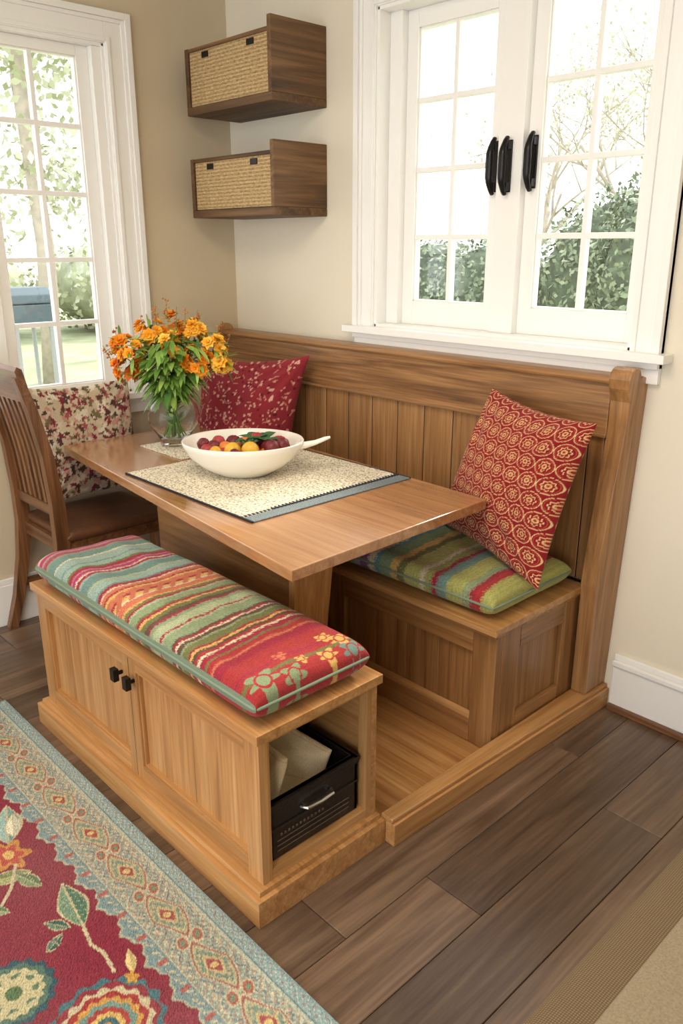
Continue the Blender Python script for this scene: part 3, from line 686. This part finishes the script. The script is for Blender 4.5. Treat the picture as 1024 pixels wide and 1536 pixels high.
# ---------------------------------------------------------------- rug
def rugcol(X,Y,x0,x1,y0,y1):
    Cc=np.empty(X.shape+(4,));Cc[:]=arr(L(140,50,68))
    def E(cx,cy,a,b_,ang,col,petal=None):
        an=math.radians(ang);dx=X-cx;dy=Y-cy
        u=dx*math.cos(an)+dy*math.sin(an);v_=-dx*math.sin(an)+dy*math.cos(an)
        rr=np.sqrt((u/a)**2+(v_/b_)**2)
        if petal: rr=rr/(1+petal[1]*np.cos(petal[0]*np.arctan2(v_/b_,u/a)))
        Cc[rr<1]=arr(L(*col))
    def leafm_(cx,cy,l,w_,ang,col,vein=(200,190,150)):
        an=math.radians(ang);dx=X-cx;dy=Y-cy
        u=(dx*math.cos(an)+dy*math.sin(an))/l;v_=(-dx*math.sin(an)+dy*math.cos(an))/w_
        wd=np.clip(1-np.abs(u)**1.6,0,1)*(1+.25*u)
        Cc[(np.abs(u)<1)&(np.abs(v_)<wd)]=arr(L(206,196,160))
        m=(np.abs(u)<.93)&(np.abs(v_)<wd*.88-.04);Cc[m&(v_>0)]=arr(L(*col));Cc[m&(v_<=0)]=arr(L(min(255,col[0]+40),min(255,col[1]+34),min(255,col[2]+30)))
        Cc[(np.abs(u)<.95)&(np.abs(v_)<.07)]=arr(L(*vein))
        Cc[m&(np.abs(v_)<.9)&(np.abs(((u*5-np.abs(v_)*1.2)%1)-.5)<.04)]=arr(L(*vein))
    def stem(pts,w_,col):
        for (a,b_) in zip(pts[:-1],pts[1:]):
            ax,ay=a;bx,by=b_;L2=(bx-ax)**2+(by-ay)**2
            t_=np.clip(((X-ax)*(bx-ax)+(Y-ay)*(by-ay))/L2,0,1)
            Cc[((X-ax-t_*(bx-ax))**2+(Y-ay-t_*(by-ay))**2)<w_*w_]=arr(L(*col))
    def medal(cx,cy,R,pal):
        n_=len(pal)
        for i_,c_ in enumerate(pal):
            f=R*(1-i_/n_)
            E(cx,cy,f,f,0,c_,(16 if i_%2==0 else 10,.05))
    cream=(206,196,164)
    stem([(1.69,-1.755),(1.76,-1.768),(1.80,-1.758),(1.86,-1.765)],.004,cream)
    leafm_(1.62,-1.745,.082,.036,-8,(80,124,104))
    leafm_(1.655,-1.80,.035,.016,35,(60,100,92));leafm_(1.70,-1.825,.03,.014,-60,(60,100,92))
    medal(1.97,-1.84,.115,[(80,122,132),(150,60,70),cream,(168,62,62),(206,160,90),(120,156,150),(176,70,68),(220,188,116),(70,112,122),(208,150,80)])
    medal(1.765,-1.945,.085,[(56,92,104),(90,124,110),(206,200,160),(100,132,104),(216,206,170),(188,184,134),(120,150,104)])
    E(1.765,-1.945,.045,.045,0,(206,200,160),(8,.25));E(1.765,-1.945,.018,.018,0,(90,120,80))
    E(1.355,-1.79,.055,.042,10,(206,150,80),(6,.25));E(1.355,-1.79,.038,.028,10,(190,84,76),(6,.25));E(1.355,-1.79,.018,.014,0,(226,190,120))
    leafm_(1.235,-1.745,.085,.040,-20,(120,162,162));leafm_(1.25,-1.735,.05,.022,-20,(206,208,190))
    leafm_(1.43,-1.825,.06,.024,70,(124,142,90));leafm_(1.47,-1.79,.05,.02,20,(94,126,94));stem([(1.40,-1.79),(1.47,-1.83),(1.52,-1.88)],.004,cream)
    leafm_(1.50,-1.90,.06,.022,40,(100,134,100));leafm_(1.56,-1.95,.05,.022,-30,(200,130,84))
    E(1.62,-2.0,.06,.05,0,(200,150,80),(7,.2));E(1.62,-2.0,.04,.03,0,(170,60,66),(7,.2))
    leafm_(1.86,-1.725,.035,.012,-20,(200,180,120));E(1.90,-1.745,.016,.012,0,(206,160,80),(5,.25))
    leafm_(1.13,-1.79,.05,.02,50,(100,134,100));E(1.06,-1.76,.035,.03,0,(206,150,80),(6,.2))
    leafm_(2.12,-1.76,.05,.02,-40,(80,124,104))
    r_=np.random.RandomState(4)
    for gx in np.arange(.95,2.5,.3):
        for gy in np.arange(-3.0,-2.1,.3):
            cx=gx+r_.uniform(-.04,.04);cy=gy+r_.uniform(-.04,.04)
            if r_.rand()<.5: medal(cx,cy,.09,[(80,122,132),cream,(168,62,62),(206,160,90),(120,156,150)])
            else: leafm_(cx,cy,.09,.035,r_.uniform(0,180),(80,124,104));E(cx+.1,cy+.05,.04,.035,0,(206,150,80),(6,.2))
    ex=np.minimum(X-x0,x1-X);ey=np.minimum(y1-Y,Y-y0)
    d=np.minimum(ex,ey);s=np.where(ey<=ex,X,Y)
    def R_(m,c): Cc[m]=arr(L(*c))
    R_(d<.206+.010*np.sin(s*2*math.pi/.11)+.004*np.sin(s*2*math.pi/.037),(178,182,162))
    R_(d<.200+.008*np.sin(s*2*math.pi/.11)+.003*np.sin(s*2*math.pi/.037),(130,156,160))
    m=(d>.176)&(d<.190)&(np.sin(s*2*math.pi/.045)*np.sin(s*2*math.pi/.019+d*300)>.3);R_(m,(198,188,160))
    m=(d>.172)&(d<.196)&(np.sin(s*2*math.pi/.09)>.93);R_(m,(178,104,98))
    R_((d>.165)&(d<.169),(198,192,168))
    base=(d>.048)&(d<.165);R_(base,(150,168,158))
    P_=.19;q=((s/P_)%1-.5)*P_;e=d-.106-.006*np.sin(s*2*math.pi/P_)
    R_(base&(np.abs(np.abs(e)-.047-.005*np.sin(s*2*math.pi/.038))<.0035),(198,192,166))
    R_(base&(np.abs(np.abs(e)-.038-.007*np.sin(s*2*math.pi/.038+2))<.0025),(110,138,148))
    spk=np.sin(s*2*math.pi/.021+d*90)*np.sin(d*2*math.pi/.017+s*40);R_(base&(spk>.55),(186,146,130));R_(base&(spk<-.6),(198,196,170))
    ln=np.abs(q)/.088+(np.abs(e)/.038)**1.4
    R_(ln<1.06,(198,190,164));R_(ln<.97,(168,108,98));R_(ln<.86,(184,182,148));R_(ln<.70,(128,152,140))
    m=(ln<.70)&(np.sin(q*260)*np.sin(e*330)>.2);R_(m,(192,174,136))
    R_(ln<.42,(198,182,138));R_(ln<.28,(164,84,84))
    R_((q**2+e**2)<.00008,(212,190,128))
    q2=(((s+P_/2)/P_)%1-.5)*P_
    for sg in(-1,1):
        rr=np.sqrt((q2/.022)**2+((e-sg*.020)/.015)**2);R_(base&(rr<1),(198,188,154));R_(base&(rr<.75),(172,102,94));R_(base&(rr<.4),(124,148,118))
    R_((d>.040)&(d<.048),(188,192,174));R_((d>.036)&(d<.040),(104,134,142))
    m=(d>.012)&(d<.036);R_(m,(146,172,174));R_(m&((np.sin(s*2*math.pi/.018)*np.sin(d*2*math.pi/.012))>.25),(198,198,180));R_(m&((np.sin(s*2*math.pi/.036)*np.sin(d*2*math.pi/.024+.7))>.8),(170,134,124))
    R_(d<.012,(142,166,168))
    rr=np.random.RandomState(8).randn(*X.shape)
    Cc[...,:3]*=(1+.12*rr)[...,None]
    ff=.5+.5*np.sin(X*9+1)*np.sin(Y*11+2);Cc[...,:3]=Cc[...,:3]*(1-.10*ff[...,None])+arr((.45,.42,.38))*.10*ff[...,None]
    return np.clip(Cc,0,1)
rx0,rx1,ry0,ry1=.60,2.66,-3.1,-1.492
xs=np.arange(rx0,rx1+.001,.003);ys=np.concatenate([np.arange(ry1,-2.06,-.003),np.linspace(-2.06,ry0,60)])
X,Y=np.meshgrid(xs,ys,indexing='ij')
Z=np.full_like(X,.010)+.0006*np.random.randn(*X.shape)
edge=np.minimum(np.minimum(X-rx0,rx1-X),np.minimum(ry1-Y,Y-ry0));Z=np.where(edge<.003,.001,Z)
mb=MB();mb.sheet(np.stack([X,Y,Z],-1),fabr,rugcol(X,Y,rx0,rx1,ry0,ry1),flip=True,smooth=False)
mb.build('area_rug')

# ---------------------------------------------------------------- ottoman
lin,nt,b=newmat('beige_linen_weave');k=nt.links
tc=N(nt,'ShaderNodeTexCoord')
w1=N(nt,'ShaderNodeTexWave',bands_direction='X');w1.inputs['Scale'].default_value=75;w1.inputs['Distortion'].default_value=1.2;w1.inputs['Detail Scale'].default_value=30
w2=N(nt,'ShaderNodeTexWave',bands_direction='Y');w2.inputs['Scale'].default_value=75;w2.inputs['Distortion'].default_value=1.2;w2.inputs['Detail Scale'].default_value=30
k.new(tc.outputs['Object'],w1.inputs[0]);k.new(tc.outputs['Object'],w2.inputs[0])
mu=N(nt,'ShaderNodeMath',operation='MULTIPLY');k.new(w1.outputs['Fac'],mu.inputs[0]);k.new(w2.outputs['Fac'],mu.inputs[1])
r=ramp(nt,[(0,L(104,86,62)),(.7,L(150,130,100))]);k.new(mu.outputs[0],r.inputs[0]);k.new(r.outputs[0],b.inputs['Base Color']);b.inputs['Roughness'].default_value=.95
bump(nt,b,mu.outputs[0],.5,.002)
lin2=plain('light_linen',L(154,140,116),.95,noisev=.16,nscale=260,bumpst=.4)
mb=MB()
ox0,ox1,oy0,oy1=2.70,3.55,-1.95,-.62
gridpillow(mb,[(ox0,oy0,.375),(ox1,oy0,.375),(ox1,oy1,.375),(ox0,oy1,.375)],.10,lin,one,n=70,m=90,pu=16,pv=20,pinch=0,e=.42,wr=.002)
gridpillow(mb,[(ox0+.085,oy0+.085,.415),(ox1-.085,oy0+.085,.415),(ox1-.085,oy1-.085,.415),(ox0+.085,oy1-.085,.415)],.035,lin2,one,n=50,m=60,pu=40,pv=40,pinch=0,e=.4,wr=.001)
mb.box(ox0+.015,ox1-.015,oy0+.015,oy1-.015,.12,.35,lin)
for a in (ox0+.05,ox1-.10):
    for b_ in (oy0+.05,oy1-.10): mb.box(a,a+.05,b_,b_+.05,0,.12,C['z'])
mb.build('upholstered_ottoman')

# ---------------------------------------------------------------- outdoors
lawn=plain('lawn_grass',LO(196,206,164),.9,noisev=.2,nscale=2)  # lawn, leaf and bark colours paled: outdoor haze put into the tones
mb=MB();mb.box(-30,30,.3,34,-.45,-.35,lawn);mb.box(-30,-.3,-16,.3,-.45,-.35,lawn);mb.build('lawn')
hedm=rampmat('hedge_leaf',[(0,LO(104,128,100)),(.5,LO(140,160,126)),(1,LO(188,202,168))],.6)
pal=rampmat('hazed_tree_leaf',[(0,LO(180,192,146)),(.5,LO(212,218,182)),(1,LO(244,246,220))],.6)  # leaf tones lightened to carry the bright haze outside
core=plain('hedge_core',LO(98,118,94),.9,noisev=.4,nscale=8)
core2=plain('tree_core',LO(190,200,164),.9,noisev=.3,nscale=3)
bark=plain('tree_bark',LO(210,198,182),.9,noisev=.15,nscale=10)
def foliage(mb,c,R,cnt,mat,cor,ls,thin=False):
    c=Vector(c)
    if cor:
        mb.sphere(c,.9,cor,seg=24,rings=14,bump=.04,sc=R)
    for q in range(cnt):
        d=Vector([random.gauss(0,1) for _ in range(3)]).normalized()
        rr=random.uniform(.86,1.10) if not thin else random.uniform(.2,1.1)
        p=c+Vector((d.x*R[0],d.y*R[1],d.z*R[2]))*rr
        if p.z<-.34:continue
        a=Vector([random.gauss(0,1) for _ in range(3)]).normalized()*ls*random.uniform(.6,1.3);b2=a.cross(d).normalized()*ls*.6
        mb.add([p-a,p-b2,p+a,p+b2],[(0,1,2,3)],mat,False,random.random())
mb=MB()
foliage(mb,(-.55,6.3,1.03),(1.15,1.0,1.38),6500,hedm,core,.042)
foliage(mb,(-1.9,7.2,.90),(1.1,1.0,1.22),5000,hedm,core,.042)
foliage(mb,(-3.9,7.4,.62),(1.0,1.0,.98),3600,hedm,core,.042)
foliage(mb,(-5.4,7.8,.62),(.8,.9,1.0),2600,hedm,core,.045)
mb.build('hedge')
def tree(mb,base,h,r,depth=4,seed=0,spread=.5,leaves=0):
    rg=random.Random(seed)
    def br(p,d,l,r_,n_):
        pts=[p];dd=d.copy()
        for i_ in range(4):
            dd=(dd+Vector([rg.gauss(0,.10) for _ in range(3)])).normalized();pts.append(pts[-1]+dd*l/4)
        mb.tube(pts,[r_*(1-.1*i_) for i_ in range(5)],bark,seg=6)
        if n_<=1 and leaves:
            for q in range(leaves):
                p2=pts[rg.randint(1,4)]+Vector([rg.gauss(0,.16) for _ in range(3)])
                a=Vector([rg.gauss(0,1) for _ in range(3)]).normalized()*.035;b2=a.cross(Vector((.3,-1,.2))).normalized()*.022
                mb.add([p2-a,p2-b2,p2+a,p2+b2],[(0,1,2,3)],pal,False,rg.uniform(.2,1))
        if n_<=0:return
        for q in range(3):
            s_=pts[rg.randint(2,4)];nd=(dd+Vector((rg.gauss(0,spread),rg.gauss(0,spread),rg.uniform(-.1,.4)))).normalized()
            br(s_,nd,l*.7,r_*.55,n_-1)
    br(Vector(base),Vector((0,0,1)),h,r,depth)
mb=MB();tree(mb,(-3.5,10,-.36),2.6,.075,4,2,.6,9);mb.build('budding_tree')
mb=MB();tree(mb,(-1.2,9.5,-.36),2.8,.075,4,5,.6,12);mb.build('budding_tree')
mb=MB();tree(mb,(-6.2,11,-.36),2.6,.08,4,8,.6,9);mb.build('budding_tree')
for i_,(bx,by) in enumerate(((-8,2.6),(-9,.8),(-10,5.0),(-7.2,4.4),(-10.5,-1.5),(-12,2))):
    mb=MB();mb.tube([(bx,by,-.36),(bx+.1,by+.05,1.5),(bx-.05,by,3.5),(bx+.1,by,6)],[.15,.12,.10,.07],bark,seg=10)
    foliage(mb,(bx,by,4.2),(1.7,1.7,2.2),1500,pal,None,.07,True)
    foliage(mb,(bx-.4,by+.6,2.3),(1.3,1.3,.9),500,pal,None,.065,True)
    mb.build('leafy_tree')
mb=MB()
for (bx,by,R) in ((-15,-2,(2,2,1.1)),(-15,3,(2,2.4,1.2)),(-14.5,7.5,(2,2,1.1))): foliage(mb,(bx,by,R[2]*.9-.35),R,1800,pal,core2,.08)
mb.build('garden_shrub')
# barbecue grill standing on the lawn outside the left window
gm=plain('grill_enamel',L(72,92,102),.45);gm2=plain('grill_leg',L(150,155,158),.5)
mb=MB();gx,gy=-3.2,.30
mb.box(gx-.2,gx+.2,gy-.17,gy+.17,.93,1.08,gm)
mb.prism([(gx-.2,1.085),(gx+.2,1.085),(gx+.19,1.15),(gx+.12,1.20),(gx-.12,1.20),(gx-.19,1.15)],'y',gy-.17,gy+.17,gm)
for a in (gx-.18,gx+.15):
    for b_ in (gy-.15,gy+.12): mb.box(a,a+.03,b_,b_+.03,-.349,.93,gm2)
mb.box(gx-.18,gx+.18,gy-.15,gy+.15,.0,.03,gm2);mb.box(gx-.15,gx+.15,gy-.35,gy-.18,1.03,1.06,gm2)
mb.build('barbecue_grill',.01)

# ---------------------------------------------------------------- light
w_=bpy.data.worlds.new('World');scene.world=w_;w_.use_nodes=True
nt=w_.node_tree;bg=nt.nodes['Background'];bg.inputs['Color'].default_value=(.97,.985,1,1);bg.inputs['Strength'].default_value=3.0
def area(name,loc,rot,size,en,col):
    l=bpy.data.lights.new(name,'AREA');l.shape='RECTANGLE';l.size=size[0];l.size_y=size[1];l.energy=en;l.color=col
    o=bpy.data.objects.new(name,l);o.location=loc;o.rotation_euler=[math.radians(a) for a in rot];scene.collection.objects.link(o)
area('ceiling_fill_light',(2.0,-1.9,2.58),(0,0,0),(1.0,1.0),34,(1,.86,.68))  # added unseen lamp under the ceiling, warm fill for the room
s=bpy.data.lights.new('sun','SUN');s.energy=6.5;s.angle=math.radians(16);s.color=(1,.93,.80)
so=bpy.data.objects.new('sun',s);scene.collection.objects.link(so)
so.rotation_euler=Vector((.25,-1,-.72)).to_track_quat('-Z','Y').to_euler()

# ---------------------------------------------------------------- camera
cd=bpy.data.cameras.new('camera');cam=bpy.data.objects.new('camera',cd);scene.collection.objects.link(cam)
cd.sensor_fit='VERTICAL';cd.sensor_height=36;cd.lens=1205/1536*36;cd.clip_start=.05
cam.location=(3.17,-2.33,1.5);cam.rotation_euler=(math.radians(90-18.3),0,math.radians(46.5))
scene.camera=cam
scene.view_settings.view_transform='Standard'
scene.view_settings.look='None'
scene.view_settings.exposure=0.0
